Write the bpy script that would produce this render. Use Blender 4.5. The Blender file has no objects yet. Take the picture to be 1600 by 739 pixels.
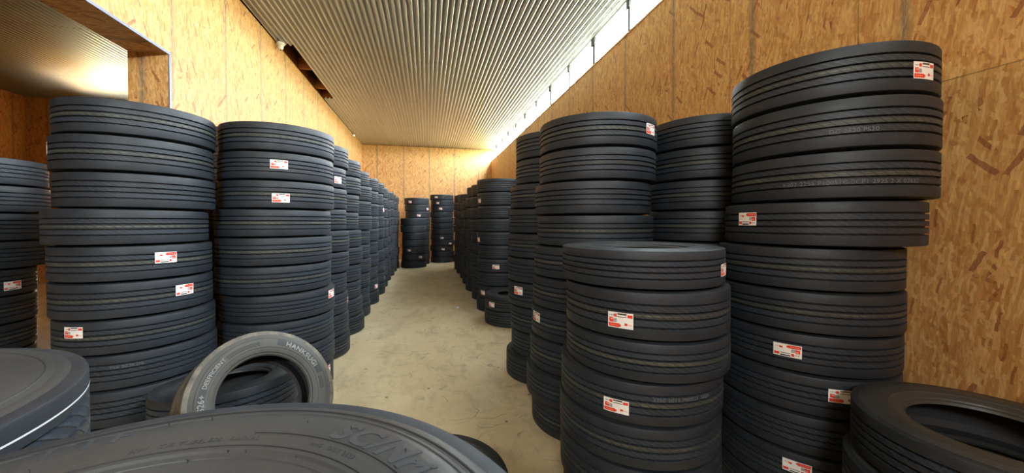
import bpy, bmesh, math, random
from mathutils import Vector, Matrix, Euler

# ------------------------------------------------------------------ camera, sky, exposure
scn = bpy.context.scene
C = scn.collection
PI = math.pi
random.seed(11)

cam_d = bpy.data.cameras.new('camera')
cam = bpy.data.objects.new('camera', cam_d)
C.objects.link(cam)
cam_d.sensor_width = 36.0
cam_d.lens = 570 / 1600 * 36
cam_d.shift_y = -13.5 / 1600
cam_d.clip_start = 0.02
cam.location = (0, 0, 1.82)
cam.rotation_euler = (math.radians(90 - 0.9), 0, math.radians(-13.13))
scn.camera = cam

SKY = 40.0
world = bpy.data.worlds.new('overcast_sky')
scn.world = world
world.use_nodes = True
wt = world.node_tree
wt.nodes.clear()
w_out = wt.nodes.new('ShaderNodeOutputWorld')
w_bg = wt.nodes.new('ShaderNodeBackground')
w_geo = wt.nodes.new('ShaderNodeNewGeometry')
w_sep = wt.nodes.new('ShaderNodeSeparateXYZ')
w_mr = wt.nodes.new('ShaderNodeMapRange')
w_mr.inputs['From Min'].default_value = -1
w_mr.inputs['From Max'].default_value = 1
w_ramp = wt.nodes.new('ShaderNodeValToRGB')
e = w_ramp.color_ramp.elements
e[0].position = 0.0
e[0].color = (0.22, 0.22, 0.15, 1)
e[1].position = 0.49
e[1].color = (0.30, 0.31, 0.19, 1)
for p, c in ((0.515, (0.72, 0.82, 0.80, 1)), (0.65, (0.86, 0.96, 1.0, 1)), (1.0, (0.74, 0.87, 1.0, 1))):
    n = e.new(p)
    n.color = c
wt.links.new(w_geo.outputs['Incoming'], w_sep.inputs[0])
w_neg = wt.nodes.new('ShaderNodeMath')
w_neg.operation = 'MULTIPLY'
w_neg.inputs[1].default_value = -1
wt.links.new(w_sep.outputs['Z'], w_neg.inputs[0])
wt.links.new(w_neg.outputs[0], w_mr.inputs['Value'])
wt.links.new(w_mr.outputs[0], w_ramp.inputs[0])
wt.links.new(w_ramp.outputs[0], w_bg.inputs['Color'])
w_bg.inputs['Strength'].default_value = SKY
wt.links.new(w_bg.outputs[0], w_out.inputs[0])

XL, XR, YB, ZC, YF = -3.0, 3.22, 18.5, 5.49, -3.6     # room: side walls, back wall, ceiling, wall behind the camera
ZS = 4.93                                               # sill of the strip window
SX, SY = -11.5, 13.75                                   # side room beyond the opening


def portal(name, loc, rot, sx, sy):
    l = bpy.data.lights.new(name, 'AREA')
    l.shape = 'RECTANGLE'
    l.size, l.size_y = sx, sy
    l.cycles.is_portal = True
    o = bpy.data.objects.new(name, l)
    C.objects.link(o)
    o.location = loc
    o.rotation_euler = rot
    return o


portal('strip_window_daylight', (XR + 0.05, (YF + YB) / 2, (ZS + ZC) / 2), (0, PI / 2, 0), ZC - ZS, YB - YF)
FWX0, FWX1, FWZ0, FWZ1 = -2.4, -0.6, 4.2, 4.95      # unseen high window added behind the camera to light front-facing surfaces
portal('added_front_window_daylight', ((FWX0 + FWX1) / 2, YF - 0.05, (FWZ0 + FWZ1) / 2), (PI / 2, 0, 0), FWX1 - FWX0, FWZ1 - FWZ0)
portal('side_room_window_daylight', (-7.0, SY + 0.05, 3.95), (-PI / 2, 0, 0), 5.0, 1.5)

scn.view_settings.view_transform = 'Standard'
scn.view_settings.look = 'None'
scn.view_settings.gamma = 1
scn.view_settings.use_curve_mapping = False
scn.view_settings.exposure = 1.3
scn.cycles.use_denoising = True
scn.cycles.max_bounces = 14
scn.cycles.diffuse_bounces = 8
scn.cycles.sample_clamp_indirect = 12


# ------------------------------------------------------------------ node helpers
class NT:
    def __init__(self, name):
        self.m = bpy.data.materials.new(name)
        self.m.use_nodes = True
        self.t = self.m.node_tree
        self.t.nodes.clear()
        self.out = self.t.nodes.new('ShaderNodeOutputMaterial')
        self.b = self.t.nodes.new('ShaderNodeBsdfPrincipled')
        self.t.links.new(self.b.outputs[0], self.out.inputs[0])

    def link(self, a, b):
        self.t.links.new(a, b)

    def val(self, sock, v):
        if hasattr(v, 'links') or isinstance(v, bpy.types.NodeSocket):
            self.link(v, sock)
        else:
            if isinstance(v, (tuple, list)) and len(v) == 3 and sock.type == 'RGBA':
                v = (*v, 1)
            sock.default_value = v

    def math(self, op, a, b=0.0, c=0.0, clamp=False):
        n = self.t.nodes.new('ShaderNodeMath')
        n.operation = op
        n.use_clamp = clamp
        self.val(n.inputs[0], a)
        self.val(n.inputs[1], b)
        self.val(n.inputs[2], c)
        return n.outputs[0]

    def mix(self, f, a, b, mode='MIX'):
        n = self.t.nodes.new('ShaderNodeMix')
        n.data_type = 'RGBA'
        n.blend_type = mode
        self.val(n.inputs[0], f)
        self.val(n.inputs[6], a)
        self.val(n.inputs[7], b)
        return n.outputs[2]

    def coord(self, which='Object'):
        return self.t.nodes.new('ShaderNodeTexCoord').outputs[which]

    def uv(self):
        n = self.t.nodes.new('ShaderNodeUVMap')
        n.uv_map = 'UVMap'
        return n.outputs[0]

    def mapping(self, vec, scale=(1, 1, 1), rot=(0, 0, 0), loc=(0, 0, 0)):
        n = self.t.nodes.new('ShaderNodeMapping')
        self.link(vec, n.inputs[0])
        n.inputs['Scale'].default_value = scale
        n.inputs['Rotation'].default_value = rot
        n.inputs['Location'].default_value = loc
        return n.outputs[0]

    def noise(self, vec, scale=5, detail=3, rough=0.5, out=0):
        n = self.t.nodes.new('ShaderNodeTexNoise')
        self.link(vec, n.inputs['Vector'])
        n.inputs['Scale'].default_value = scale
        n.inputs['Detail'].default_value = detail
        n.inputs['Roughness'].default_value = rough
        return n.outputs[out]

    def voro(self, vec, scale=1.0, dims='2D', rnd=1.0):
        n = self.t.nodes.new('ShaderNodeTexVoronoi')
        n.voronoi_dimensions = dims
        self.link(vec, n.inputs['Vector'])
        n.inputs['Scale'].default_value = scale
        n.inputs['Randomness'].default_value = rnd
        return n

    def ramp(self, f, stops, interp='LINEAR'):
        n = self.t.nodes.new('ShaderNodeValToRGB')
        self.link(f, n.inputs[0])
        r = n.color_ramp
        r.interpolation = interp
        while len(r.elements) > 1:
            r.elements.remove(r.elements[-1])
        r.elements[0].position = stops[0][0]
        r.elements[0].color = self._c(stops[0][1])
        for p, c in stops[1:]:
            el = r.elements.new(p)
            el.color = self._c(c)
        return n.outputs[0]

    @staticmethod
    def _c(c):
        return (c, c, c, 1) if isinstance(c, (int, float)) else (*c[:3], 1)

    def sep(self, v):
        n = self.t.nodes.new('ShaderNodeSeparateXYZ')
        self.link(v, n.inputs[0])
        return n.outputs

    def addv(self, a, b):
        n = self.t.nodes.new('ShaderNodeVectorMath')
        n.operation = 'ADD'
        self.val(n.inputs[0], a)
        self.val(n.inputs[1], b)
        return n.outputs[0]

    def scalev(self, a, s):
        n = self.t.nodes.new('ShaderNodeVectorMath')
        n.operation = 'SCALE'
        self.val(n.inputs[0], a)
        n.inputs['Scale'].default_value = s
        return n.outputs[0]

    def bump(self, h, strength=0.3, dist=0.01, normal=None):
        n = self.t.nodes.new('ShaderNodeBump')
        n.inputs['Strength'].default_value = strength
        n.inputs['Distance'].default_value = dist
        self.link(h, n.inputs['Height'])
        if normal is not None:
            self.link(normal, n.inputs['Normal'])
        self.link(n.outputs[0], self.b.inputs['Normal'])
        return n.outputs[0]

    def set(self, **kw):
        for k, v in kw.items():
            self.val(self.b.inputs[k.replace('_', ' ')], v)
        return self.m


def lin(r, g, b):
    f = lambda c: (c / 255 / 12.92) if c <= 10 else ((c / 255 + 0.055) / 1.055) ** 2.4
    return (f(r), f(g), f(b))


# ------------------------------------------------------------------ materials
def strands(n, p, sx, sy, ang, k):
    """random straight-edged wood strands: (random colour, distance to the strand's long edge)"""
    s = n.sep(n.mapping(p, (1, 1, 1), (0, 0, ang), (3.7 * k, 1.9 * k, 0)))
    q = n.math('MULTIPLY', s[0], sx)
    row = n.math('FLOOR', q)
    w1 = n.t.nodes.new('ShaderNodeTexWhiteNoise')
    w1.noise_dimensions = '1D'
    n.link(row, w1.inputs['W'])
    c = n.math('ADD', n.math('MULTIPLY', s[1], sy), n.math('MULTIPLY', w1.outputs['Value'], 7.3))
    fl = n.math('FLOOR', c)
    cmb = n.t.nodes.new('ShaderNodeCombineXYZ')
    n.link(row, cmb.inputs[0])
    n.link(fl, cmb.inputs[1])
    w2 = n.t.nodes.new('ShaderNodeTexWhiteNoise')
    w2.noise_dimensions = '2D'
    n.link(cmb.outputs[0], w2.inputs['Vector'])
    ex = n.math('PINGPONG', q, 0.5)
    ey = n.math('MULTIPLY', n.math('PINGPONG', c, 0.5), sx / sy)
    return w2.outputs['Color'], n.math('MINIMUM', ex, ey)


def mat_osb(name='osb_board', seams=True):
    n = NT(name)
    uv = n.uv()
    warp = n.scalev(n.addv(n.noise(uv, 3.0, 2, 0.5, 1), (-0.5, -0.5, -0.5)), 0.05)
    warp2 = n.scalev(n.addv(n.noise(uv, 22.0, 2, 0.5, 1), (-0.5, -0.5, -0.5)), 0.016)
    p = n.addv(n.addv(uv, warp), warp2)
    cols = [(0.0, lin(218, 166, 100)), (0.25, lin(204, 148, 82)), (0.5, lin(226, 178, 112)),
            (0.72, lin(196, 138, 74)), (0.90, lin(184, 122, 62)), (0.975, lin(152, 88, 48))]
    bc, be = strands(n, p, 34, 7, 0.15, 9)
    col = n.ramp(n.sep(bc)[0], cols, 'CONSTANT')
    hgt = n.sep(bc)[1]
    for k, (ang, sx, sy, th) in enumerate(((0.1, 46, 7, .45), (1.2, 40, 8, .80), (-0.5, 50, 8, .68),
                                           (0.62, 44, 7.5, .74), (-0.14, 72, 9, .42))):
        wc, ed = strands(n, p, sx, sy, ang, k)
        s = n.sep(wc)
        m = n.math('GREATER_THAN', s[0], th)
        cc = n.ramp(s[1], cols, 'CONSTANT')
        # thin dark gap along each strand's edge
        cc = n.mix(n.math('MULTIPLY', n.math('LESS_THAN', ed, 0.06), 0.25), cc, lin(140, 92, 48))
        col = n.mix(n.math('MULTIPLY', m, 0.78), col, cc)
        hgt = n.mix(m, hgt, s[2])
    # sparse dark bark strands
    for kk, (ang, sx, sy) in enumerate(((0.75, 34, 6), (-0.45, 38, 7))):
        wc, ed = strands(n, p, sx, sy, ang, 13 + kk)
        m = n.math('GREATER_THAN', n.sep(wc)[0], 0.984)
        col = n.mix(n.math('MULTIPLY', m, 0.72), col, lin(140, 72, 40))
    grain = n.noise(n.mapping(p, (60, 8, 1)), 1.5, 4, 0.65)
    col = n.mix(0.6, col, n.ramp(grain, [(0.3, 0.5), (0.7, 1.05)]), 'MULTIPLY')
    large = n.noise(uv, 0.5, 3, 0.5)
    col = n.mix(0.25, col, n.ramp(large, [(0.3, (0.72, 0.68, 0.62)), (0.7, (1, 1, 1))]), 'MULTIPLY')
    if seams:
        s = n.sep(uv)
        # smudged fastening lines every 1.22 m and thin panel joints
        fx = n.math('FRACT', n.math('DIVIDE', n.math('ADD', s[0], 12.2 * 4), 1.22))
        dx = n.math('MULTIPLY', n.math('MINIMUM', fx, n.math('SUBTRACT', 1.0, fx)), 1.22)
        band = n.math('SUBTRACT', 1.0, n.math('MULTIPLY', dx, 19.0), clamp=True)
        sm = n.ramp(n.noise(n.mapping(uv, (30, 5, 1)), 2.5, 3, 0.7), [(0.35, 0.15), (0.55, 1.0)])
        f = n.math('MULTIPLY', n.math('MULTIPLY', band, sm), 0.95)
        col = n.mix(f, col, lin(112, 98, 78))
        fx2 = n.math('FRACT', n.math('DIVIDE', n.math('ADD', s[0], 12.2 * 4 + 0.33), 1.22))
        d2 = n.math('MULTIPLY', n.math('ABSOLUTE', n.math('SUBTRACT', fx2, 0.5)), 1.22)
        thin = n.math('LESS_THAN', n.math('ADD', d2, n.math('MULTIPLY', n.noise(uv, 6, 3), 0.004)), 0.0055)
        dz = n.math('ABSOLUTE', n.math('SUBTRACT', s[1], 2.72))
        thin2 = n.math('LESS_THAN', dz, 0.004)
        col = n.mix(n.math('MULTIPLY', n.math('MAXIMUM', thin, thin2), 0.6), col, lin(90, 62, 36))
    n.bump(hgt, 0.25, 0.004)
    return n.set(Base_Color=col, Roughness=0.55)


def mat_rubber_tread(name, base=(0.0148, 0.0178, 0.0225), worn=0.0):
    """UV.x runs round the tire 0..1, UV.y across the tread 0..1."""
    n = NT(name)
    s = n.sep(n.uv())
    u, v = s[0], s[1]
    oi = n.t.nodes.new('ShaderNodeObjectInfo')
    rnd = oi.outputs['Random']
    r2 = n.math('FRACT', n.math('MULTIPLY', rnd, 17.31))
    r3 = n.math('FRACT', n.math('MULTIPLY', rnd, 71.7))
    obj = n.coord('Object')
    dirt = n.noise(n.mapping(obj, (1, 1, 1)), 6, 4, 0.6)
    rub = n.noise(n.mapping(obj, (3, 3, 30)), 4, 4, 0.7)
    col = n.mix(n.ramp(dirt, [(0.35, 0.0), (0.75, 1.0)]), base, tuple(c * 1.55 for c in base))
    col = n.mix(n.ramp(rub, [(0.55, 0.0), (0.8, 0.5)]), col, tuple(c * 1.9 for c in base))

    def band(c, w):
        return n.math('LESS_THAN', n.math('ABSOLUTE', n.math('SUBTRACT', v, c)), w)
    mid = n.math('MULTIPLY', n.math('GREATER_THAN', v, 0.245), n.math('LESS_THAN', v, 0.755))
    # tread compound ink stripes left by the factory
    blue = n.math('MAXIMUM', n.math('MULTIPLY', band(0.665, 0.055), n.math('GREATER_THAN', r2, 0.45)),
                  n.math('MULTIPLY', band(0.345, 0.05), n.math('LESS_THAN', r2, 0.5)))
    patch = n.ramp(n.noise(n.mapping(obj, (2, 2, 8)), 2.0, 3, 0.6), [(0.4, 0.25), (0.6, 1.0)])
    col = n.mix(n.math('MULTIPLY', n.math('MULTIPLY', blue, patch), 0.55), col, (0.024, 0.036, 0.056))
    olive = n.math('MULTIPLY', band(0.5, 0.055), n.math('GREATER_THAN', r3, 0.3))
    col = n.mix(n.math('MULTIPLY', olive, 0.45), col, (0.045, 0.045, 0.034))
    yel = n.math('MULTIPLY', n.math('MAXIMUM', band(0.515, 0.012), n.math('MULTIPLY', band(0.48, 0.008), n.math('GREATER_THAN', r2, 0.6))),
                 n.math('GREATER_THAN', r3, 0.35))
    col = n.mix(n.math('MULTIPLY', n.math('MULTIPLY', yel, patch), 0.65), col, (0.15, 0.145, 0.085))
    # diagonal sipes on the middle ribs, mirrored rib by rib
    flip = n.math('PINGPONG', n.math('MULTIPLY', v, 6.45), 1.0)
    ph = n.math('ADD', n.math('MULTIPLY', u, 62.0), n.math('MULTIPLY', v, 9.0))
    ph = n.math('ADD', ph, n.math('MULTIPLY', flip, 0.25))
    sip = n.math('LESS_THAN', n.math('FRACT', ph), 0.13)
    sip = n.math('MULTIPLY', sip, mid)
    lite = n.math('MULTIPLY', n.math('LESS_THAN', n.math('FRACT', n.math('SUBTRACT', ph, 0.13)), 0.3), mid)
    col = n.mix(n.math('MULTIPLY', lite, 0.55), col, tuple(c * 3.0 for c in base))
    col = n.mix(n.math('MULTIPLY', sip, 0.9), col, (0.006, 0.006, 0.007))
    # mould parting lines
    seam = n.math('LESS_THAN', n.math('FRACT', n.math('MULTIPLY', u, 9.0)), 0.012)
    col = n.mix(n.math('MULTIPLY', seam, 0.35), col, (0.012, 0.012, 0.014))
    if worn:
        col = n.mix(n.math('MULTIPLY', n.ramp(n.noise(obj, 14, 5, 0.7), [(0.4, 0), (0.62, 1)]), worn), col, lin(132, 120, 96))
    n.bump(n.math('SUBTRACT', n.math('MULTIPLY', n.noise(obj, 90, 2), 0.12), n.math('ADD', sip, n.math('MULTIPLY', seam, 0.4))), 0.6, 0.003)
    return n.set(Base_Color=col, Roughness=n.ramp(rub, [(0.3, 0.48), (0.7, 0.62)]), Specular_IOR_Level=0.4)


def mat_rubber_side(name, base=(0.018, 0.020, 0.022), dust=0.25, dustc=(0.10, 0.098, 0.085), rough=0.5):
    n = NT(name)
    obj = n.coord('Object')
    d = n.noise(obj, 5, 5, 0.65)
    # concentric moulding lines
    s = n.sep(obj)
    rad = n.math('SQRT', n.math('ADD', n.math('MULTIPLY', s[0], s[0]), n.math('MULTIPLY', s[1], s[1])))
    rings = n.math('SINE', n.math('MULTIPLY', rad, 520.0))
    col = n.mix(n.math('MULTIPLY', n.ramp(d, [(0.4, 0.0), (0.75, 1.0)]), dust), base, dustc)
    sc = n.noise(n.mapping(obj, (40, 6, 6), (0, 0, 0.6)), 3, 3, 0.7)
    col = n.mix(n.math('MULTIPLY', n.ramp(sc, [(0.62, 0.0), (0.75, 1.0)]), dust), col, tuple(c * 1.5 for c in dustc))
    n.bump(n.math('ADD', n.math('MULTIPLY', rings, 0.12), n.math('MULTIPLY', n.noise(obj, 120, 2), 0.15)), 0.35, 0.0015)
    return n.set(Base_Color=col, Roughness=n.ramp(d, [(0.3, rough - 0.08), (0.7, rough + 0.12)]), Specular_IOR_Level=0.4)


def mat_plain(name, col, rough=0.6, metal=0.0, spec=0.5, var=0.15):
    n = NT(name)
    obj = n.coord('Object')
    c = n.mix(n.math('MULTIPLY', n.noise(obj, 14, 4), var), col, tuple(x * 0.45 for x in col))
    return n.set(Base_Color=c, Roughness=rough, Metallic=metal, Specular_IOR_Level=spec)


def mat_concrete():
    n = NT('concrete_floor')
    o = n.coord('Object')
    a = n.noise(o, 0.6, 5, 0.6)
    b = n.noise(o, 7, 6, 0.7)
    col = n.ramp(a, [(0.3, lin(204, 182, 142)), (0.5, lin(218, 197, 157)), (0.7, lin(227, 209, 172))])
    col = n.mix(0.30, col, n.ramp(b, [(0.35, 0.72), (0.65, 1.05)]), 'MULTIPLY')
    # trowel sweeps
    tr = n.noise(n.mapping(o, (1.2, 0.5, 1), (0, 0, 0.5)), 3.0, 5, 0.75)
    col = n.mix(n.math('MULTIPLY', n.ramp(tr, [(0.50, 0), (0.64, 1)]), 0.42), col, lin(156, 138, 108))
    # dark rubber scuffs: thin curved noise contours, broken up
    w = n.addv(o, n.scalev(n.noise(o, 1.1, 3, 0.5, 1), 0.9))
    for sc, rot, th in ((2.2, 0.3, 0.010), (3.1, 1.3, 0.009), (1.5, 2.2, 0.008)):
        c1 = n.noise(n.mapping(w, (1, 1.7, 1), (0, 0, rot)), sc, 1, 0.4)
        line = n.math('LESS_THAN', n.math('ABSOLUTE', n.math('SUBTRACT', c1, 0.5)), th)
        brk = n.ramp(n.noise(n.mapping(o, (1, 1, 1), (0, 0, 0), (sc, rot, 0)), 2.6, 2, 0.5), [(0.56, 0), (0.64, 1)])
        col = n.mix(n.math('MULTIPLY', n.math('MULTIPLY', line, brk), 0.42), col, lin(84, 76, 64))
    sm = n.ramp(n.noise(n.mapping(o, (1, 1.6, 1), (0, 0, 0.8), (5, 2, 0)), 2.0, 6, 0.75), [(0.58, 0), (0.7, 1)])
    col = n.mix(n.math('MULTIPLY', sm, 0.42), col, lin(110, 100, 82))
    sp = n.voro(n.mapping(o, (1.3, 1.3, 1)), 1.0)
    spot = n.math('LESS_THAN', sp.outputs['Distance'], 0.02)
    col = n.mix(n.math('MULTIPLY', spot, 0.7), col, lin(60, 52, 44))
    n.bump(b, 0.12, 0.004)
    return n.set(Base_Color=col, Roughness=n.ramp(b, [(0.3, 0.38), (0.7, 0.55)]))


def mat_galv(name='galvanised_sheet', base=(0.58, 0.65, 0.73), rough=0.33):
    n = NT(name)
    o = n.coord('Object')
    sp = n.voro(n.mapping(o, (30, 30, 30)), 1.0, '3D')
    big = n.noise(n.mapping(o, (6, 0.6, 1)), 1.5, 4, 0.6)
    c = n.mix(n.math('MULTIPLY', n.sep(sp.outputs['Color'])[0], 0.06), base, tuple(x * 0.7 for x in base))
    c = n.mix(n.ramp(big, [(0.45, 0.0), (0.9, 0.15)]), c, tuple(x * 0.55 for x in base))
    s = n.sep(o)
    lap = n.math('LESS_THAN', n.math('FRACT', n.math('DIVIDE', n.math('ADD', s[1], 60.9), 2.9)), 0.006)
    c = n.mix(n.math('MULTIPLY', lap, 0.6), c, (0.12, 0.11, 0.10))
    return n.set(Base_Color=c, Metallic=0.92, Roughness=n.ramp(big, [(0.3, rough - .03), (0.7, rough + .05)]))


M_osb = mat_osb()
M_osb_plain = mat_osb('osb_offcut', seams=False)
M_tread = mat_rubber_tread('tire_tread_rubber')
M_tread_old = mat_rubber_tread('dusty_tread_rubber', (0.055, 0.048, 0.038), 0.45)
M_side = mat_rubber_side('tire_sidewall_rubber')
M_side_big = mat_rubber_side('foreground_sidewall_rubber', (0.034, 0.035, 0.036), 0.22, (0.075, 0.073, 0.066), 0.42)
M_side_old = mat_rubber_side('dusty_sidewall_rubber', (0.052, 0.049, 0.042), 0.5, (0.10, 0.093, 0.075), 0.6)
M_inner = mat_plain('tire_inner_liner', (0.014, 0.014, 0.015), 0.7)
M_gloss = mat_plain('glossy_raised_rubber', (0.045, 0.049, 0.055), 0.28)
M_letter = mat_plain('dusty_raised_letters', (0.21, 0.20, 0.175), 0.6)
M_letter_dk = mat_plain('dark_raised_letters', (0.018, 0.017, 0.015), 0.6)
M_black = mat_plain('black_moulding_line', (0.004, 0.004, 0.005), 0.7)
M_ghost = mat_plain('tread_print', (0.12, 0.125, 0.13), 0.7)
M_whiteline = mat_plain('white_paint_line', (0.62, 0.64, 0.66), 0.5)
M_floor = mat_concrete()
M_galv = mat_galv()
M_galv_dk = mat_galv('galvanised_sheet_aged', (0.40, 0.46, 0.50), 0.33)
M_trim = mat_plain('grey_edge_metal', lin(120, 124, 140), 0.45, 0.6)
M_post = mat_plain('grey_painted_post', (0.035, 0.037, 0.04), 0.9)
M_wood = mat_plain('rafter_wood', lin(190, 120, 58), 0.6, var=0.5)
M_dark = mat_plain('roof_cavity_lining', (0.02, 0.016, 0.013), 0.9)
M_white = mat_plain('white_plastic', lin(228, 228, 224), 0.4)
M_pale = mat_plain('pale_painted_door', lin(196, 186, 166), 0.55)
M_lbl = [mat_plain('sticker_paper', lin(238, 234, 226), 0.55, var=0.05), mat_plain('sticker_red', lin(226, 62, 40), 0.5, var=0.05),
         mat_plain('sticker_dark_print', lin(58, 52, 52), 0.5, var=0.05), mat_plain('sticker_grey_print', lin(160, 160, 164), 0.5, var=0.05),
         mat_plain('sticker_pale_red_print', lin(238, 150, 130), 0.5, var=0.05)]


# ------------------------------------------------------------------ mesh helpers
def mesh(name, vs, fs, mats, uvs=None, mi=None, smooth=False):
    me = bpy.data.meshes.new(name)
    me.from_pydata(vs, [], fs)
    for m in (mats if isinstance(mats, (list, tuple)) else [mats]):
        me.materials.append(m)
    if uvs is not None:
        ul = me.uv_layers.new(name='UVMap')
        k = 0
        for f in uvs:
            for c in f:
                ul.data[k].uv = c
                k += 1
    if mi is not None:
        me.polygons.foreach_set('material_index', mi)
    if smooth:
        me.polygons.foreach_set('use_smooth', [True] * len(me.polygons))
    me.update()
    return me


def link(name, me, parent=None, **props):
    o = bpy.data.objects.new(name, me)
    C.objects.link(o)
    if parent is not None:
        o.parent = parent
    for k, v in props.items():
        o[k] = v
    return o


class MB:
    """collects boxes and quads with metre UVs"""
    def __init__(self):
        self.v, self.f, self.uv, self.mi = [], [], [], []

    def quad(self, pts, uv=None, mi=0):
        b = len(self.v)
        self.v += [tuple(p) for p in pts]
        self.f.append(tuple(range(b, b + len(pts))))
        self.uv.append(uv or [(0, 0)] * len(pts))
        self.mi.append(mi)

    def box(self, lo, hi, off=(0, 0), mi=0):
        x0, y0, z0 = lo
        x1, y1, z1 = hi
        a, b = off
        P = lambda *p: p
        Q = self.quad
        Q([(x0, y0, z0), (x0, y0, z1), (x0, y1, z1), (x0, y1, z0)][::-1], [(y0 - a, z0 - b), (y0 - a, z1 - b), (y1 - a, z1 - b), (y1 - a, z0 - b)][::-1], mi)
        Q([(x1, y0, z0), (x1, y1, z0), (x1, y1, z1), (x1, y0, z1)], [(y0 - a, z0 - b), (y1 - a, z0 - b), (y1 - a, z1 - b), (y0 - a, z1 - b)], mi)
        Q([(x0, y0, z0), (x1, y0, z0), (x1, y0, z1), (x0, y0, z1)], [(x0 - a, z0 - b), (x1 - a, z0 - b), (x1 - a, z1 - b), (x0 - a, z1 - b)], mi)
        Q([(x0, y1, z0), (x0, y1, z1), (x1, y1, z1), (x1, y1, z0)], [(x0 - a, z0 - b), (x0 - a, z1 - b), (x1 - a, z1 - b), (x1 - a, z0 - b)], mi)
        Q([(x0, y0, z0), (x0, y1, z0), (x1, y1, z0), (x1, y0, z0)], [(y0 * 1.0, x0), (y1, x0), (y1, x1), (y0, x1)], mi)
        Q([(x0, y0, z1), (x1, y0, z1), (x1, y1, z1), (x0, y1, z1)], [(y0, x0), (y0, x1), (y1, x1), (y1, x0)], mi)

    def build(self, name, mats, parent=None, merge=True, **props):
        me = mesh(name, self.v, self.f, mats, self.uv, self.mi)
        if merge:
            bm = bmesh.new()
            bm.from_mesh(me)
            bmesh.ops.remove_doubles(bm, verts=bm.verts, dist=1e-5)
            bm.to_mesh(me)
            bm.free()
        return link(name, me, parent, **props)


ST = dict(kind='structure')

# ------------------------------------------------------------------ the room shell
b = MB(); b.box((SX - 0.2, YF - 0.2, -0.15), (XR + 0.2, YB + 0.2, 0.0)); b.build('floor', M_floor, **ST)

TW = 0.40       # thickness of the wall with the opening
OY0, OY1, OZ = -1.5, 5.2, 3.82
# right wall below the strip window, ragged plywood top
b = MB(); b.box((XR, YF, 0), (XR + 0.16, YB, ZS), (0.64 - 1.22, 0)); b.build('wall_right', M_osb, **ST)
b = MB(); b.box((SX, YB, 0), (XR + 0.16, YB + 0.16, ZC + 0.4), (0.13 - 1.22, 0)); b.build('wall_back', M_osb, **ST)
b = MB()
b.box((SX, YF - 0.16, 0), (XR + 0.16, YF, FWZ0)); b.box((SX, YF - 0.16, FWZ1), (XR + 0.16, YF, ZC + 0.4))  # boards leave the added light opening free
b.box((SX, YF - 0.16, FWZ0), (FWX0, YF, FWZ1)); b.box((FWX1, YF - 0.16, FWZ0), (XR + 0.16, YF, FWZ1))
b.build('wall_front', M_osb, merge=False, **ST)
b = MB()
b.box((XL - TW, OY1, 0), (XL, YB, ZC + 0.0), (5.28 - 4.88, 0))
b.box((XL - TW, OY0, OZ), (XL, OY1, ZC), (5.28 - 4.88, 0))
b.box((XL - TW, YF, 0), (XL, OY0, ZC), (5.28 - 4.88, 0))
b.build('wall_left', M_osb, merge=False, **ST)
# bare metal edging round the opening
b = MB()
b.box((XL, OY1, 0), (XL + 0.012, OY1 + 0.03, OZ)); b.box((XL, OY0, OZ), (XL + 0.012, OY1 + 0.03, OZ + 0.03))
b.build('trim_1', M_trim, merge=False, **ST)


def corrugated(b, x0, x1, y0, y1, z, pitch=0.1, amp=0.021, ny=1, up=0.02):
    n = max(2, int(round((x1 - x0) / pitch * 10)))
    prof = []
    for i in range(n + 1):
        x = x0 + (x1 - x0) * i / n
        c = math.cos(2 * PI * x / pitch)
        c = max(-1, min(1, c * 1.5))
        prof.append((x, z + up + amp * c))
    base = len(b.v)
    for j in range(ny + 1):
        y = y0 + (y1 - y0) * j / ny
        b.v += [(x, y, zz) for x, zz in prof]
    m = n + 1
    for j in range(ny):
        for i in range(n):
            k = base + j * m + i
            b.f.append((k, k + m, k + m + 1, k + 1))
            b.uv.append([(0, 0)] * 4)
            b.mi.append(0)


GX, GY0, GY1 = -2.71, 8.5, 11.85     # the hole in the ceiling beside the left wall
b = MB()
corrugated(b, GX, XR + 0.05, YF, YB, ZC, ny=6)
corrugated(b, XL, GX, YF, GY0, ZC, ny=4)
corrugated(b, XL, GX, GY1, YB, ZC, ny=4)
me = mesh('ceiling', b.v, b.f, M_galv, smooth=True)
link('ceiling', me, **ST)
b = MB(); b.box((SX, YF, ZC + 0.42), (XR + 0.16, YB, ZC + 0.5)); b.build('roof', M_dark, **ST)
b = MB(); corrugated(b, SX, XL - TW, YF, SY, ZC, pitch=0.1, amp=0.008, ny=4)
link('ceiling', mesh('side_ceiling', b.v, b.f, M_galv_dk, smooth=True), **ST)
# roof cavity seen through the hole: rafters and the dark board behind
for k, y in enumerate((8.44, 9.82, 11.15, 11.87)):
    b = MB(); b.box((XL - 0.35, y - 0.03, ZC + 0.045), (GX + 0.9, y + 0.03, ZC + 0.30)); b.build('rafter', M_wood, **ST)
b = MB(); b.box((XL - 0.045, GY0 - 0.1, ZC + 0.0), (XL - 0.002, GY1 + 0.1, ZC + 0.30)); b.build('trim_2', M_wood, **ST)
b = MB(); b.box((XL - 0.3, GY0 - 0.3, ZC + 0.31), (GX + 0.9, GY1 + 0.3, ZC + 0.34)); b.build('roof_lining', M_dark, **ST)

# side room: walls with a daylight window in its far wall
b = MB()
W0, W1, WZ0, WZ1 = -9.5, -4.5, 3.2, 4.7
b.box((SX, SY, 0), (XL - TW, SY + 0.14, WZ0)); b.box((SX, SY, WZ1), (XL - TW, SY + 0.14, ZC + 0.3))
b.box((SX, SY, WZ0), (W0, SY + 0.14, WZ1)); b.box((W1, SY, WZ0), (XL - TW, SY + 0.14, WZ1))
b.build('wall_side_room_back', M_osb, merge=False, **ST)
b = MB(); b.box((SX - 0.14, YF, 0), (SX, SY + 0.14, ZC + 0.3)); b.build('wall_side_room_left', M_osb, **ST)

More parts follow.
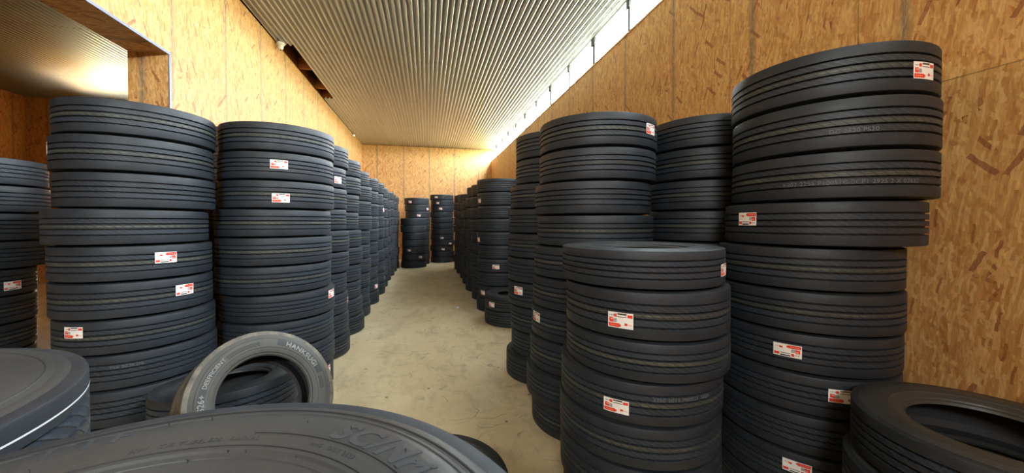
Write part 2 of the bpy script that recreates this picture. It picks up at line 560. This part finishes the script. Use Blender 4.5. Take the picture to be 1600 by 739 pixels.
# strip window along the top of the right wall: sill, head and uprights
win = bpy.data.objects.new('window_1', None); C.objects.link(win); win['kind'] = 'structure'
b = MB(); b.box((XR - 0.012, YF, ZS - 0.03), (XR + 0.17, YB, ZS)); b.build('window_sill', M_osb_plain, win)
b = MB(); b.box((XR + 0.02, YF, ZC - 0.015), (XR + 0.16, YB, ZC + 0.42)); b.build('window_head', M_trim, win)
yy = 5.45 - 1.3 * 6
k = 0
while yy < YB - 0.3:
    w = 0.035 if k % 2 else 0.022
    b = MB()
    b.box((XR + 0.02, yy - w * 1.3, ZS), (XR + 0.05, yy + w * 1.3, ZC - 0.015))
    b.box((XR + 0.0, yy - w * 2.2, ZC - 0.16), (XR + 0.02, yy + w * 2.2, ZC - 0.015))
    b.build('window_post', M_post, win, merge=False)
    yy += 1.3
    k += 1

# pale door in the far left corner of the side room
door = bpy.data.objects.new('door_1', None); C.objects.link(door); door.location = (SX, 12.2, 0); door['kind'] = 'structure'
b = MB(); b.box((0.0, -0.5, 0), (0.05, 0.5, 4.1)); b.build('door_panel', M_pale, door)
b = MB(); b.box((0.0, 0.5, 0), (0.09, 0.62, 4.2)); b.box((0.0, -0.62, 0), (0.09, -0.5, 4.2)); b.box((0, -0.5, 4.1), (0.09, 0.5, 4.2)); b.build('door_frame', M_wood, door, merge=False)

# ------------------------------------------------------------------ tires
R0, W0T = 0.52, 0.28


def lathe(name, prof, seg, mats, closed=False, uvv=None, mi_of=None):
    vs, fs, uvs, mi = [], [], [], []
    n = len(prof)
    for i in range(seg):
        a = 2 * PI * i / seg
        ca, sa = math.cos(a), math.sin(a)
        vs += [(r * ca, r * sa, z) for r, z in prof]
    for i in range(seg):
        j = (i + 1) % seg
        for k in range(n - 1 + (1 if closed else 0)):
            l = (k + 1) % n
            fs.append((i * n + k, j * n + k, j * n + l, i * n + l))
            va = uvv[k] if uvv else 0
            vb = uvv[l] if uvv else 0
            uvs.append([(i / seg, va), ((i + 1) / seg, va), ((i + 1) / seg, vb), (i / seg, vb)])
            mi.append(mi_of[k] if mi_of else 0)
    me = mesh(name, vs, fs, mats, uvs, mi, smooth=True)
    me.set_sharp_from_angle(angle=math.radians(33))
    return me


GROOVES = (0.078, 0.122, 0.161, 0.203)


def tread_profile(R, w, grooves=True, gd=0.017, gw=0.0064, sh=0.0):
    s = w / W0T
    p = [(R - 0.030, 0.009 * s), (R - 0.010, 0.010 * s), (R - 0.003, 0.0125 * s), (R - 0.0004, 0.019 * s)]
    if grooves:
        for g in GROOVES:
            g *= s
            p += [(R, g - gw), (R - 0.0015, g - gw + 0.0008), (R - gd, g - gw * 0.55), (R - gd, g + gw * 0.55), (R - 0.0015, g + gw - 0.0008), (R, g + gw)]
    p += [(R - 0.0004, w - 0.019 * s), (R - 0.003, w - 0.0125 * s), (R - 0.010, w - 0.010 * s), (R - 0.030, w - 0.009 * s)]
    return p


def side_profile(R, w, bead=0.287, top=True):
    """from the shoulder inwards to the bead heel; z measured on the top side"""
    d = R - bead
    pts = [(R - 0.030, 0.009), (R - 0.034, 0.0065), (R - 0.055, 0.006), (R - 0.058, 0.004), (bead + d * 0.60, 0.0015), (bead + d * 0.42, 0.0),
           (bead + d * 0.30, 0.003), (bead + d * 0.285, 0.0065), (bead + d * 0.20, 0.010), (bead + d * 0.115, 0.019), (bead + d * 0.10, 0.026), (bead + 0.006, 0.032), (bead, 0.045)]
    s = w / W0T
    pts = [(r, w - z * s) for r, z in pts]
    if not top:
        pts = [(r, w - z) for r, z in pts][::-1]
    return pts


def inner_profile(R, w, bead=0.287):
    s = w / W0T
    h = [(bead, 0.045 * s), (bead + 0.02, 0.055 * s), (bead + 0.06, 0.035 * s), (R - 0.10, 0.022 * s), (R - 0.055, 0.035 * s), (R - 0.032, 0.07 * s), (R - 0.028, w / 2)]
    return [(r, w - z) for r, z in h] + [(r, z) for r, z in h[-2::-1]]


def tire_meshes(R, w, seg, mt, ms, tag, bead=0.287):
    tp = tread_profile(R, w)
    tr = lathe('tread' + tag, tp, seg, [mt], uvv=[z / w for r, z in tp])
    s1 = lathe('sidewall' + tag, side_profile(R, w, bead), seg, [ms])
    s2 = lathe('sidewall' + tag, side_profile(R, w, bead, False), seg, [ms])
    il = lathe('inner_liner' + tag, inner_profile(R, w, bead), seg, [M_inner])
    return tr, s1, s2, il


NEAR = tire_meshes(R0, W0T, 144, M_tread, M_side, '')
# one-piece tire for the far stacks
tp, sp, ip = tread_profile(R0, W0T), side_profile(R0, W0T), inner_profile(R0, W0T)
sb = side_profile(R0, W0T, top=False)
ring = tp + sp[1:] + ip[1:] + sb[1:-1]
vv = [z / W0T for r, z in ring]
mi = []
nt, ns, ni = len(tp), len(sp), len(ip)
for k in range(len(ring)):
    mi.append(0 if k < nt - 1 else 1 if k < nt - 1 + ns - 1 else 2 if k < nt - 1 + ns - 1 + ni - 1 else 1)
FAR = lathe('tire_far', ring, 64, [M_tread, M_side, M_inner], True, vv, mi)
for me_ in list(NEAR) + [FAR]:
    bm = bmesh.new(); bm.from_mesh(me_)
    bmesh.ops.recalc_face_normals(bm, faces=bm.faces)
    bm.to_mesh(me_); bm.free()


def sticker_mesh(flip=False, half=0.072, zh=0.044, zc=0.135, R=R0):
    """printed paper sticker curved over the tread: a grid of small cells coloured by the print"""
    nx, nz = 36, 20
    vs, fs, mi = [], [], []
    for j in range(nz + 1):
        for i in range(nx + 1):
            a = (i / nx - 0.5) * 2 * half / R
            z = zc + (j / nz - 0.5) * 2 * zh
            rr = R + 0.0016
            vs.append((rr * math.cos(a), rr * math.sin(a), z))
    for j in range(nz):
        for i in range(nx):
            x, y = (i + 0.5) / nx, (j + 0.5) / nz
            if flip:
                x, y = 1 - x, 1 - y
            k = 0
            if 0.03 < x < 0.54 and 0.06 < y < 0.30:
                k = 1                                      # red pill
                if 0.48 < x and (y < 0.11 or y > 0.25):
                    k = 0
                if 0.08 < x < 0.40 and 0.16 < y < 0.20 and i % 3:
                    k = 4
            if 0.05 < x < 0.23 and 0.36 < y < 0.66:
                k = 1 if not (0.52 < y < 0.58 and x > 0.12) else 4
            if 0.23 < x < 0.36 and 0.36 < y < 0.60:
                k = 3
            if 0.06 < x < 0.24 and 0.76 < y < 0.86 and i % 3:
                k = 3
            if 0.25 < x < 0.37 and 0.70 < y < 0.90:
                k = 1
            if 0.40 < x < 0.76 and (0.86 < y < 0.94 or 0.70 < y < 0.76):
                k = 2
            if 0.78 < x < 0.96 and 0.72 < y < 0.92:
                k = 1
            if 0.66 < x < 0.78 and 0.18 < y < 0.36:
                k = 1
            if 0.78 < x < 0.95 and 0.20 < y < 0.30 and i % 2:
                k = 4
            q = j * (nx + 1) + i
            fs.append((q, q + 1, q + nx + 2, q + nx + 1))
            mi.append(k)
    me_ = mesh('sticker', vs, fs, M_lbl, mi=mi)
    return me_


STK = (sticker_mesh(False), sticker_mesh(True))


def text_mesh(name, txt, size, m, extrude=0.0012, spacing=1.05, shear=0.0, offset=0.0):
    cu = bpy.data.curves.new(name, 'FONT')
    cu.body = txt
    cu.size = size
    cu.extrude = extrude
    cu.offset = offset
    cu.space_character = spacing
    cu.shear = shear
    cu.resolution_u = 3
    cu.align_x = 'CENTER'
    o = bpy.data.objects.new(name, cu)
    me_ = bpy.data.meshes.new_from_object(o)
    bpy.data.objects.remove(o)
    bm = bmesh.new(); bm.from_mesh(me_)
    bmesh.ops.subdivide_edges(bm, edges=[x for x in bm.edges if x.calc_length() > size * 0.25], cuts=2)
    bm.to_mesh(me_); bm.free()
    me_.materials.clear()
    me_.materials.append(m)
    return me_


def wrap_side(me_, r, ang, zf, sx=1.0):
    """lay flat text on the upper sidewall: baseline on radius r, reading from outside the ring"""
    for v in me_.vertices:
        a = ang - v.co.x * sx / r
        rr = r + v.co.y
        v.co = Vector((rr * math.cos(a), rr * math.sin(a), zf(rr) + v.co.z))
    return me_


def wrap_tread(me_, R, ang, z, sx=1.0):
    for v in me_.vertices:
        a = ang + v.co.x * sx / R
        rr = R + v.co.z
        v.co = Vector((rr * math.cos(a), rr * math.sin(a), z + v.co.y))
    return me_


def make_tire(name, x, y, z, R, t, rot, near, props, tilt=(0, 0)):
    if near:
        o = bpy.data.objects.new(name, None)
        o.empty_display_size = 0.2
        C.objects.link(o)
        for nm, me_ in zip(('tread', 'sidewall', 'sidewall', 'inner_liner'), NEAR):
            link(nm, me_, o)
    else:
        o = link(name, FAR)
    o.location = (x, y, z)
    o.rotation_euler = (tilt[0], tilt[1], rot)
    o.scale = (R / R0, R / R0, t / W0T)
    for k, v in props.items():
        o[k] = v
    return o


ORD = ['topmost', 'second from top', 'third from top', 'fourth from top', 'fifth from top', 'sixth from top', 'seventh from top',
       'eighth from top', 'ninth from top', 'tenth from top', 'eleventh from top', 'twelfth from top']

# key: (x, y, radius, [thickness top..bottom], [sideways shift top..bottom], near?, where)
rr = random.Random(5)
S = {}


def even(h, n, j=0.008):
    t = [h / n + rr.uniform(-j, j) for _ in range(n)]
    k = h / sum(t)
    return [a * k for a in t]


S['c1'] = (-2.413, 3.80, .494, even(2.75, 10), [.015, .005, .02, -.04, -.01, -.01, 0, .012, 0, .01], True, 'wide stack beside the wall opening')
S['c2'] = (-1.58, 4.455, .53, even(2.79, 10), [.03, .02, .015, -.015, -.01, -.02, .02, .01, .02, .0], True, 'first stack of the left aisle row')
S['B'] = (1.32, 2.075, .48, [.213, .262, .213, .229, .225, .27, .268], [0, .012, .025, -.012, -.02, -.015, 0], True, 'short stack at right front')
S['C'] = (1.536, 3.12, .52, even(2.70, 10), [0, -.01, -.045, -.03, -.06, -.07, -.08, -.10, -.13, -.075], True, 'tall stack behind the short right stack')
S['D'] = (2.59, 1.93, .52, [.285, .29, .275, .27, .26, .25, .24, .24, .235, .23, .22], [0, .01, .005, -.03, -.10, -.095, -.10, -.11, -.11, -.10, -.10], True, 'giant stack against the right wall')
S['E'] = (2.65, 3.07, .515, even(2.75, 10), [0, .01, -.01, 0, 0, .01, 0, .01, 0, 0], True, 'wall stack between two tall right stacks')
S['F'] = (1.55, 4.22, .52, even(2.83, 10), [.015, .015, -.05, -.065, -.08, -.08, -.075, -.05, -.04, -.10], True, 'stack in front of the low right pair')
S['low'] = (1.55, 6.55, .52, [.27, .27], [0, 0], True, 'low pair standing in the right aisle row')
S['L1'] = (-1.525, 3.30, .47, [.27, .27], [0, .01], True, 'low pile behind the leaning tire')
S['far'] = (-4.45, 4.74, .52, even(2.45, 9), [0, .01, -.01, .0, -.09, -.10, -.1, -.1, -.1], True, 'stack in the side room at far left')
S['br'] = (.68, 17.05, .52, even(3.06, 12), [0, .01, 0, -.01, 0, .01, .02, 0, .03, -.01, .02, .01], False, 'right stack at the aisle end')
S['bs'] = (-.54, 15.35, .50, even(1.98, 7), [0, .01, .06, .05, .08, .04, .02], False, 'shorter stack at the aisle end')
S['h'] = (-2.50, 6.03, .47, even(3.10, 11), [0] * 11, False, 'shadowed stack by the left wall')
S['bt'] = (-.42, 16.45, .52, even(2.86, 10), [0, .0, .02, .03, .03, 0, 0, 0, .02, 0], False, 'left tall stack at the aisle end')
NTH = ['second', 'third', 'fourth', 'fifth', 'sixth', 'seventh', 'eighth', 'ninth', 'tenth', 'eleventh']
row_shift = {0: [.02, -.005, -.005, -.005, .025, .025, -.005, .005, .02, .03], 1: [.0, .0, -.03, -.04, .0, .02, -.02, -.01, .01, .04]}
for k in range(10):
    yk = 5.53 + 1.08 * k
    sh = row_shift.get(k) or [rr.uniform(-.03, .03) for _ in range(10)]
    S['l%d' % k] = (-1.60 + rr.uniform(-.015, .015), yk, .508, even(2.80 + rr.uniform(-.03, .05), 10), sh, k < 2, NTH[k] + ' stack of the left aisle row')
hts = [2.70, 2.70, 2.74, 2.45, 2.72, 2.80, 2.84]
for k in range(7):
    yk = 7.6 + 1.1 * k
    S['r%d' % k] = (1.55 + rr.uniform(-.015, .015), yk, .515, even(hts[k], 9 if k == 3 else 10), [rr.uniform(-.03, .03) for _ in range(10)], False,
                    ['first', 'second', 'third', 'fourth', 'fifth', 'sixth', 'seventh'][k] + ' stack beyond the low right pair')
# (stack, tire from the top, angle on the tread, upside down?, width factor)
STICKERS = [
#STK
    ('c1', 1, -2.466, False, 0.043, 1.0),
    ('c1', 4, -0.679, True, 0.036, 1.0),
    ('c1', 5, -0.426, True, 0.033, 1.0),
    ('c1', 6, -1.812, False, 0.06, 1.0),
    ('c2', 1, -1.235, False, 0.017, 1.0),
    ('c2', 2, -1.221, False, -0.03, 1.0),
    ('c2', 6, -0.128, False, 0.06, 1.0),
    ('c2', 9, -0.262, False, 0.06, 1.0),
    ('l0', 1, -0.425, False, -0.03, 1.0),
    ('l0', 7, 0.188, False, 0.008, 1.0),
    ('l3', 3, 0.113, False, -0.03, 1.0),
    ('l5', 3, 0.086, False, 0.022, 1.0),
    ('l3', 8, -0.289, False, -0.03, 1.0),
    ('l4', 8, 0.104, False, -0.03, 1.0),
    ('l4', 2, -0.074, False, 0.02, 1.0),
    ('bt', 0, -2.099, False, -0.03, 1.0),
    ('bt', 1, -0.532, False, -0.03, 1.0),
    ('bt', 2, -1.460, False, -0.029, 1.0),
    ('bs', 4, -2.021, False, 0.011, 1.0),
    ('bs', 5, -1.071, False, 0.013, 1.0),
    ('br', 0, -2.096, False, 0.0, 1.0),
    ('br', 1, -2.029, False, -0.002, 1.0),
    ('br', 2, -1.757, False, 0.003, 1.0),
    ('br', 7, -1.608, False, -0.027, 1.0),
    ('br', 8, -0.929, False, -0.03, 1.0),
    ('br', 9, -1.500, False, -0.03, 1.0),
    ('r3', 1, 3.058, False, -0.03, 1.0),
    ('r3', 3, 3.054, False, -0.007, 1.0),
    ('r1', 4, 3.024, False, -0.012, 1.0),
    ('r0', 1, -2.896, False, -0.03, 1.0),
    ('r0', 4, -2.944, False, -0.03, 1.0),
    ('r0', 6, -1.977, False, -0.011, 1.0),
    ('r0', 8, -2.694, False, -0.02, 1.0),
    ('low', 0, -2.622, False, -0.024, 1.0),
    ('F', 6, -2.688, False, 0.051, 1.0),
    ('C', 0, -1.035, False, 0.026, 1.0),
    ('C', 6, -3.030, False, 0.047, 1.0),
    ('B', 0, -0.933, False, -0.015, 1.0),
    ('B', 1, -2.378, False, -0.03, 1.0),
    ('B', 3, -2.350, False, -0.03, 1.0),
    ('D', 0, -1.581, False, -0.021, 1.0),
    ('D', 3, 3.083, True, 0.037, 1.0),
    ('D', 6, -2.581, True, 0.009, 1.0),
    ('D', 7, -2.054, False, 0.033, 1.0),
    ('D', 9, -2.483, True, 0.04, 1.0),
    ('far', 4, -0.086, True, -0.03, 1.0),
]
stick = {}
for k_, i_, a_, fl_, z_, w_ in STICKERS:
    stick[(k_, i_)] = (a_, fl_, z_, w_)


def where_facing(a):
    return 'with a red-white sticker'


PHOT = {}
for key, (x, y, R, ts, sh, near, desc) in S.items():
    phi = math.atan2(x, y)
    z = sum(ts)
    for i, t in enumerate(ts):
        z -= t
        d = sh[i]
        jit = 0.012 if key in ('far', 'bs', 'br', 'bt') else 0.006
        px = x + d * math.cos(phi) + rr.uniform(-jit, jit)
        py = y - d * math.sin(phi) + rr.uniform(-jit, jit)
        word = ORD[i] if i < len(ts) - 1 else 'bottom'
        st = (key, i) in stick
        lab = f"{'stickered ' if st else ''}black truck tire, {word} {'in' if True else ''} {desc}"
        if key in ('low', 'L1'):
            lab = f"{'stickered ' if st else ''}black tire, {'upper' if i == 0 else 'lower'} of the {desc}"
        tilt = (0, 0)
        Rk = R
        if key == 'D' and i >= 4:
            Rk = 0.50
        if key == 'L1' and i == 0:
            tilt = (0, math.radians(6))
        rot = rr.uniform(0, 2 * PI)
        zz = z + (0.056 if tilt[1] else 0.0005)
        if st:
            a_, fl_, zf_, w_ = stick[(key, i)]
            rot = a_
        o = make_tire('tire', px, py, zz, Rk, t - 0.001, rot, near, dict(label=lab, category='tire', group='tires stacked in the ' + (
            'left aisle row' if key[0] == 'l' and key != 'low' or key == 'c2' else 'right aisle row' if key[0] == 'r' or key in ('F', 'low') else desc)), tilt)
        PHOT[(key, i)] = o
        if st:
            s_ = link('sticker', STK[1 if fl_ else 0], o, label='white paper sticker printed in red')
            s_.scale = (1, w_, 1)
            s_.location = (0, 0, zf_)

# faint mould codes printed on two treads
for key, i, ang, txt in (('D', 2, 0.0, '6202 2255 P10051C 0CP1 2925 2 X 02632'), ('B', 3, 0.0, '2250 2013 M00G1 3250'), ('c1', 7, 0.0, 'PSX 2020 D5'),
                         ('D', 1, 0.0, 'DC 2620 PS20')):
    o = PHOT[(key, i)]
    x, y = o.location.x, o.location.y
    me_ = wrap_tread(text_mesh('tread_print', txt, 0.034, M_ghost, 0.0004, 1.05), R0 + 0.0006, 0, 0.17 if key != 'D' else 0.085)
    c_ = link('tread_print', me_, o, label='faint grey mould code')
    c_.rotation_euler.z = math.atan2(-y, -x) + {'D': 0.25, 'B': 0.5, 'c1': -0.2}[key] - o.rotation_euler.z


# ------------------------------------------------------------------ foreground tires
def unique_tire(name, R, w, seg, mt, ms, bead, loc, rot, label, group=None, depth=0.012, category='tire'):
    o = bpy.data.objects.new(name, None)
    C.objects.link(o)
    o.location = loc
    o.rotation_euler = rot
    o['label'] = label
    o['category'] = category
    if group:
        o['group'] = group
    key = (R, w, seg, mt.name, ms.name, bead)
    if key not in unique_tire.cache:
        ms_ = tire_meshes(R, w, seg, mt, ms, '', bead)
        for q in ms_:
            bm = bmesh.new(); bm.from_mesh(q); bmesh.ops.recalc_face_normals(bm, faces=bm.faces); bm.to_mesh(q); bm.free()
        unique_tire.cache[key] = ms_
    for nm, q in zip(('tread', 'sidewall', 'sidewall', 'inner_liner'), unique_tire.cache[key]):
        link(nm, q, o)
    return o


unique_tire.cache = {}


def zside(R, w, bead):
    pr = side_profile(R, w, bead)[::-1]

    def f(r):
        for (r0, z0), (r1, z1) in zip(pr, pr[1:]):
            if r0 <= r <= r1:
                return z0 + (z1 - z0) * (r - r0) / max(1e-6, r1 - r0)
        return pr[0][1] if r < pr[0][0] else pr[-1][1]
    return f


def ring_ridge(name, r, zf, m, a0=0, a1=2 * PI, w=0.002, h=0.0015, seg=160, parent=None, **pp):
    vs, fs = [], []
    n = max(2, int(seg * abs(a1 - a0) / (2 * PI)))
    for i in range(n + 1):
        a = a0 + (a1 - a0) * i / n
        for rr_, hh in ((r - w, -0.0005), (r - w * .5, h), (r + w * .5, h), (r + w, -0.0005)):
            vs.append((rr_ * math.cos(a), rr_ * math.sin(a), zf(rr_) + hh))
    for i in range(n):
        for k in range(3):
            q = i * 4 + k
            fs.append((q, q + 4, q + 5, q + 1))
    return link(name, mesh(name, vs, fs, m, smooth=True), parent, **pp)


# the big stack right under the lens
FX, FY, FR, FW = -0.372, 0.308, 0.536, 0.29
t5 = [0.29, 0.292, 0.292, 0.292, 0.291]
z = 1.459
for i, t in enumerate(t5):
    z -= t
    o = unique_tire('tire', FR, FW, 220, M_tread, M_side_big, 0.29, (FX, FY, z + 0.0005), (0, 0, 0),
                    'big black tire nearest the camera, its broad sidewall filling the bottom edge' if i == 0 else
                    f'black tire {["", "directly under the big tire nearest the camera", "third down in the nearest stack", "fourth down in the nearest stack", "at the foot of the nearest stack"][i]}',
                    'tires stacked nearest the camera')
    if i == 0:
        zf = zside(FR, FW, 0.29)
        A = lambda x_, y_: math.atan2(y_ - FY, x_ - FX)
        ring_ridge('moulded_ring', 0.489, zf, M_black, parent=o, w=0.0034, h=0.0012)
        ring_ridge('moulded_ring', 0.473, zf, M_side_big, parent=o, w=0.0016, h=0.0012)
        ring_ridge('moulded_ring', 0.404, zf, M_black, 0.1, 1.36, parent=o, w=0.0012, h=0.0014)
        ring_ridge('moulded_ring', 0.372, zf, M_black, parent=o, w=0.0009, h=0.0012)
        ring_ridge('moulded_ring', 0.350, zf, M_side_big, parent=o, w=0.0014, h=0.0016)
        # raised brand lettering and size codes round the sidewall
        q = wrap_side(text_mesh('raised_lettering', 'SC/Nriol', 0.066, M_gloss, 0.0012, 1.05, 0.25, 0.002), 0.412, 0.74, zf, 1.0)
        link('raised_lettering', q, o, label='glossy raised lettering')
        q = wrap_side(text_mesh('raised_lettering', 'HS TTF', 0.050, M_gloss, 0.0011, 1.3, 0.1, 0.001), 0.440, 2.08, zf, 1.1)
        link('raised_lettering', q, o, label='worn raised lettering')
        q = wrap_side(text_mesh('raised_code', 'KW   TIR TUBELESS   RADIAL', 0.013, M_side_big, 0.0009, 1.1), 0.384, 1.55, zf)
        link('raised_code', q, o)
        q = wrap_side(text_mesh('raised_code', 'M+S   DOT 2623', 0.012, M_side_big, 0.0008, 1.1), 0.384, 0.95, zf)
        link('raised_code', q, o)
        # rubber vent hairs
        rv = random.Random(3)
        for k in range(26):
            a = 0.35 + k * 0.105 + rv.uniform(-.03, .03)
            r = rv.choice((0.462, 0.44, 0.40, 0.36, 0.345))
            L = rv.uniform(0.004, 0.009)
            vs, fs = [], []
            for j in range(3):
                for s4 in range(5):
                    t4 = s4 * 2 * PI / 5
                    wv = 0.0006 * (1 - j * 0.35)
                    vs.append((r * math.cos(a) + wv * math.cos(t4) + 0.001 * j * rv.uniform(-1, 1), r * math.sin(a) + wv * math.sin(t4), zf(r) - 0.0004 + L * j / 2))
            for j in range(2):
                for s4 in range(5):
                    fs.append((j * 5 + s4, j * 5 + (s4 + 1) % 5, (j + 1) * 5 + (s4 + 1) % 5, (j + 1) * 5 + s4))
            fs.append((10, 11, 12, 13, 14))
            link('vent_hair', mesh('vent_hair', vs, fs, M_letter_dk), o)

# left foreground stack with the white ring on its top tire
z = 1.46
for i, t in enumerate([0.292] * 5):
    z -= t
    o = unique_tire('tire', 0.54, 0.29, 200, M_tread, M_side_big, 0.30, (-1.30 - (0.012 * i), 0.86, z + 0.0005), (0, 0, 1.0),
                    'wide black tire with a thin white line round its shoulder, lower left' if i == 0 else
                    f'black tire {["", "directly under the white-lined tire", "third down below the white-lined tire", "fourth down below the white-lined tire", "at the foot of the white-lined tire stack"][i]}',
                    'tires stacked at lower left')
    if i == 0:
        zf = zside(0.54, 0.29, 0.30)
        vs, fs = [], []
        n = 200
        for k in range(n):
            a = 2 * PI * k / n
            for zz_ in (0.2365, 0.2405):
                vs.append((0.5408 * math.cos(a), 0.5408 * math.sin(a), zz_))
        for k in range(n):
            j = (k + 1) % n
            fs.append((2 * k, 2 * j, 2 * j + 1, 2 * k + 1))
        link('painted_line', mesh('painted_line', vs, fs, M_whiteline), o, label='thin white painted line')
        ring_ridge('moulded_ring', 0.47, zf, M_side_big, parent=o, w=0.003, h=0.002)
        ring_ridge('moulded_ring', 0.40, zf, M_side_big, parent=o, w=0.002, h=0.002)

# right foreground stack
z = 0.951
for i, (t, dx) in enumerate(((0.2375, 0), (0.237, -0.05), (0.237, -0.03), (0.237, -0.04))):
    z -= t
    o = unique_tire('tire', 0.4565, 0.236, 180, M_tread, M_side_big, 0.262, (2.37 + dx, 1.038, z + 0.0005), (0, 0, 2.0),
                    'open black tire showing its hole, lower right beside the OSB wall' if i == 0 else
                    f'black tire {["", "directly under the open lower right tire", "third down at lower right", "at the foot of the lower right stack"][i]}',
                    'tires stacked at lower right')

# lone tire on the floor beyond the nearest stack
unique_tire('tire', 0.50, 0.28, 160, M_tread, M_side_big, 0.287, (-0.012, 2.222, 0.0005), (0, 0, 0),
            'lone black tire lying on the floor just beyond the nearest tire, edge showing')

# hidden tire carrying the leaning one, and the leaning dusty tire
unique_tire('tire', 0.40, 0.137, 96, M_tread, M_side, 0.24, (-0.98, 2.60, 0.0005), (0, 0, 0),
            'low black tire on the floor under the leaning dusty tire')
LR, LW, LB = 0.455, 0.235, 0.282
tau = math.radians(31)
az = math.radians(-21.6)
yaw_n = az + PI + math.radians(-25)     # facing direction of the sidewall, turned a little to the aisle
nrm = Vector((math.sin(yaw_n) * math.cos(tau), math.cos(yaw_n) * math.cos(tau), math.sin(tau)))
D_ = 3.04
zc_ = 0.14 + LR * math.cos(tau) + LW / 2 * math.sin(tau)
ctr = Vector((D_ * math.sin(az), D_ * math.cos(az), zc_))
up = Vector((0, 0, 1))
xa = up.cross(nrm).normalized()
ya = nrm.cross(xa).normalized()
rotm = Matrix((xa, ya, nrm)).transposed().to_4x4()
org = ctr - nrm * (LW / 2)
o = unique_tire('tire', LR, LW, 180, M_tread_old, M_side_old, LB, (0, 0, 0), (0, 0, 0),
                'dusty grey-brown used tire leaning upright against a low pile of black tires')
o.matrix_world = Matrix.Translation(org) @ rotm
zf = zside(LR, LW, LB)
q = wrap_side(text_mesh('raised_lettering', 'HANKSUGi', 0.051, M_letter, 0.0016, 1.08, 0, 0.0009), 0.350, math.radians(35), zf)
link('raised_lettering', q, o, label='pale raised brand lettering')
q = wrap_side(text_mesh('raised_lettering', 'HS26+', 0.045, M_letter, 0.0014, 1.05, 0, 0.0009), 0.350, math.radians(168), zf)
link('raised_lettering', q, o, label='pale raised pattern code')
q = wrap_side(text_mesh('raised_lettering', 'DEEFFICIENT', 0.034, M_letter, 0.0014, 1.02, 0, 0.0003), 0.353, math.radians(136), zf)
link('raised_lettering', q, o, label='pale lettering in a dark box')
# dark border bars and panels behind the letters
def arc_panel(name, r0, r1, a0, a1, m, h=0.0008):
    vs, fs = [], []
    n = 40
    for i in range(n + 1):
        a = math.radians(a0 + (a1 - a0) * i / n)
        for k in range(5):
            r = r0 + (r1 - r0) * k / 4
            vs.append((r * math.cos(a), r * math.sin(a), zf(r) + h))
    for i in range(n):
        for k in range(4):
            p_ = i * 5 + k
            fs.append((p_, p_ + 5, p_ + 6, p_ + 1))
    return link(name, mesh(name, vs, fs, m, smooth=True), o)
arc_panel('lettering_panel', 0.346, 0.386, 180, 122, M_letter_dk)
arc_panel('lettering_panel', 0.347, 0.392, 66, 4, mat_plain('dark_lettering_ground', (0.016, 0.015, 0.013), 0.6), 0.0006)
for r in (0.350, 0.360, 0.370):
    ring_ridge('moulded_bar', r, zf, M_letter_dk, math.radians(118), math.radians(84), parent=o, w=0.0025, h=0.0018)
    ring_ridge('moulded_bar', r, zf, M_letter_dk, math.radians(0), math.radians(-14), parent=o, w=0.0025, h=0.0018)
ring_ridge('moulded_ring', 0.398, zf, M_letter_dk, parent=o, w=0.0014, h=0.001)
# chunky shoulder notches of the used tire
for k in range(84):
    a = 2 * PI * k / 84
    vs = []
    for (r, z_) in ((LR - 0.030, LW - 0.012), (LR - 0.001, LW - 0.024), (LR + 0.0004, LW - 0.052), (LR - 0.004, LW - 0.052)):
        for da in (-0.006, 0.006):
            vs.append((r * math.cos(a + da), r * math.sin(a + da), z_ + 0.0008))
    if k < 84:
        link('shoulder_notch', mesh('shoulder_notch', vs, [(0, 1, 3, 2), (2, 3, 5, 4), (4, 5, 7, 6)], M_letter_dk), o)

# ------------------------------------------------------------------ small things
# white junction fitting at the corner of the ceiling hole
j = bpy.data.objects.new('ceiling_camera', None); C.objects.link(j); j.location = (-2.90, 8.40, ZC - 0.005)
j['label'] = 'small white dome camera fixed under the ceiling by the rafter gap'; j['category'] = 'camera'


def small_lathe(prof, seg=32):
    vs, fs = [], []
    n = len(prof)
    for i in range(seg):
        a = 2 * PI * i / seg
        vs += [(r * math.cos(a), r * math.sin(a), z) for r, z in prof]
    for i in range(seg):
        jn = (i + 1) % seg
        for k in range(n - 1):
            fs.append((i * n + k, jn * n + k, jn * n + k + 1, i * n + k + 1))
    fs.append(tuple(i * n for i in range(seg)))
    fs.append(tuple(i * n + n - 1 for i in range(seg))[::-1])
    return vs, fs


v_, f_ = small_lathe([(0.075, 0.0), (0.075, -0.03), (0.062, -0.045), (0.05, -0.05)])
link('mount_plate', mesh('mount_plate', v_, f_, M_white, smooth=False), j)
v_, f_ = small_lathe([(0.052, -0.045), (0.05, -0.09), (0.04, -0.12), (0.02, -0.137), (0.004, -0.14)])
link('dome', mesh('dome', v_, f_, M_white, smooth=True), j)
v_, f_ = small_lathe([(0.014, -0.134), (0.014, -0.15), (0.010, -0.154)], 16)
link('lens', mesh('lens', v_, f_, M_dark, smooth=True), j)


def crumple(name, loc, s, m, seed, label, cat, group=None):
    bm = bmesh.new()
    bmesh.ops.create_icosphere(bm, subdivisions=2, radius=s)
    rq = random.Random(seed)
    for v in bm.verts:
        v.co *= rq.uniform(0.6, 1.1)
        v.co.z = max(-s * 0.35, v.co.z * 0.55)
    mn = min(v.co.z for v in bm.verts)
    for v in bm.verts:
        v.co.z -= mn
    me_ = bpy.data.meshes.new(name); bm.to_mesh(me_); bm.free()
    me_.materials.append(m)
    o_ = link(name, me_, None, label=label, category=cat)
    o_.location = loc
    if group:
        o_['group'] = group
    return o_


crumple('crumpled_paper', (-1.02, 14.75, 0.001), 0.055, M_white, 1, 'crumpled white paper on the floor beside the shorter end stack', 'paper')
crumple('crumpled_paper', (0.62, 7.75, 0.001), 0.040, M_white, 2, 'tiny crumpled white paper lying alone in mid aisle', 'paper')
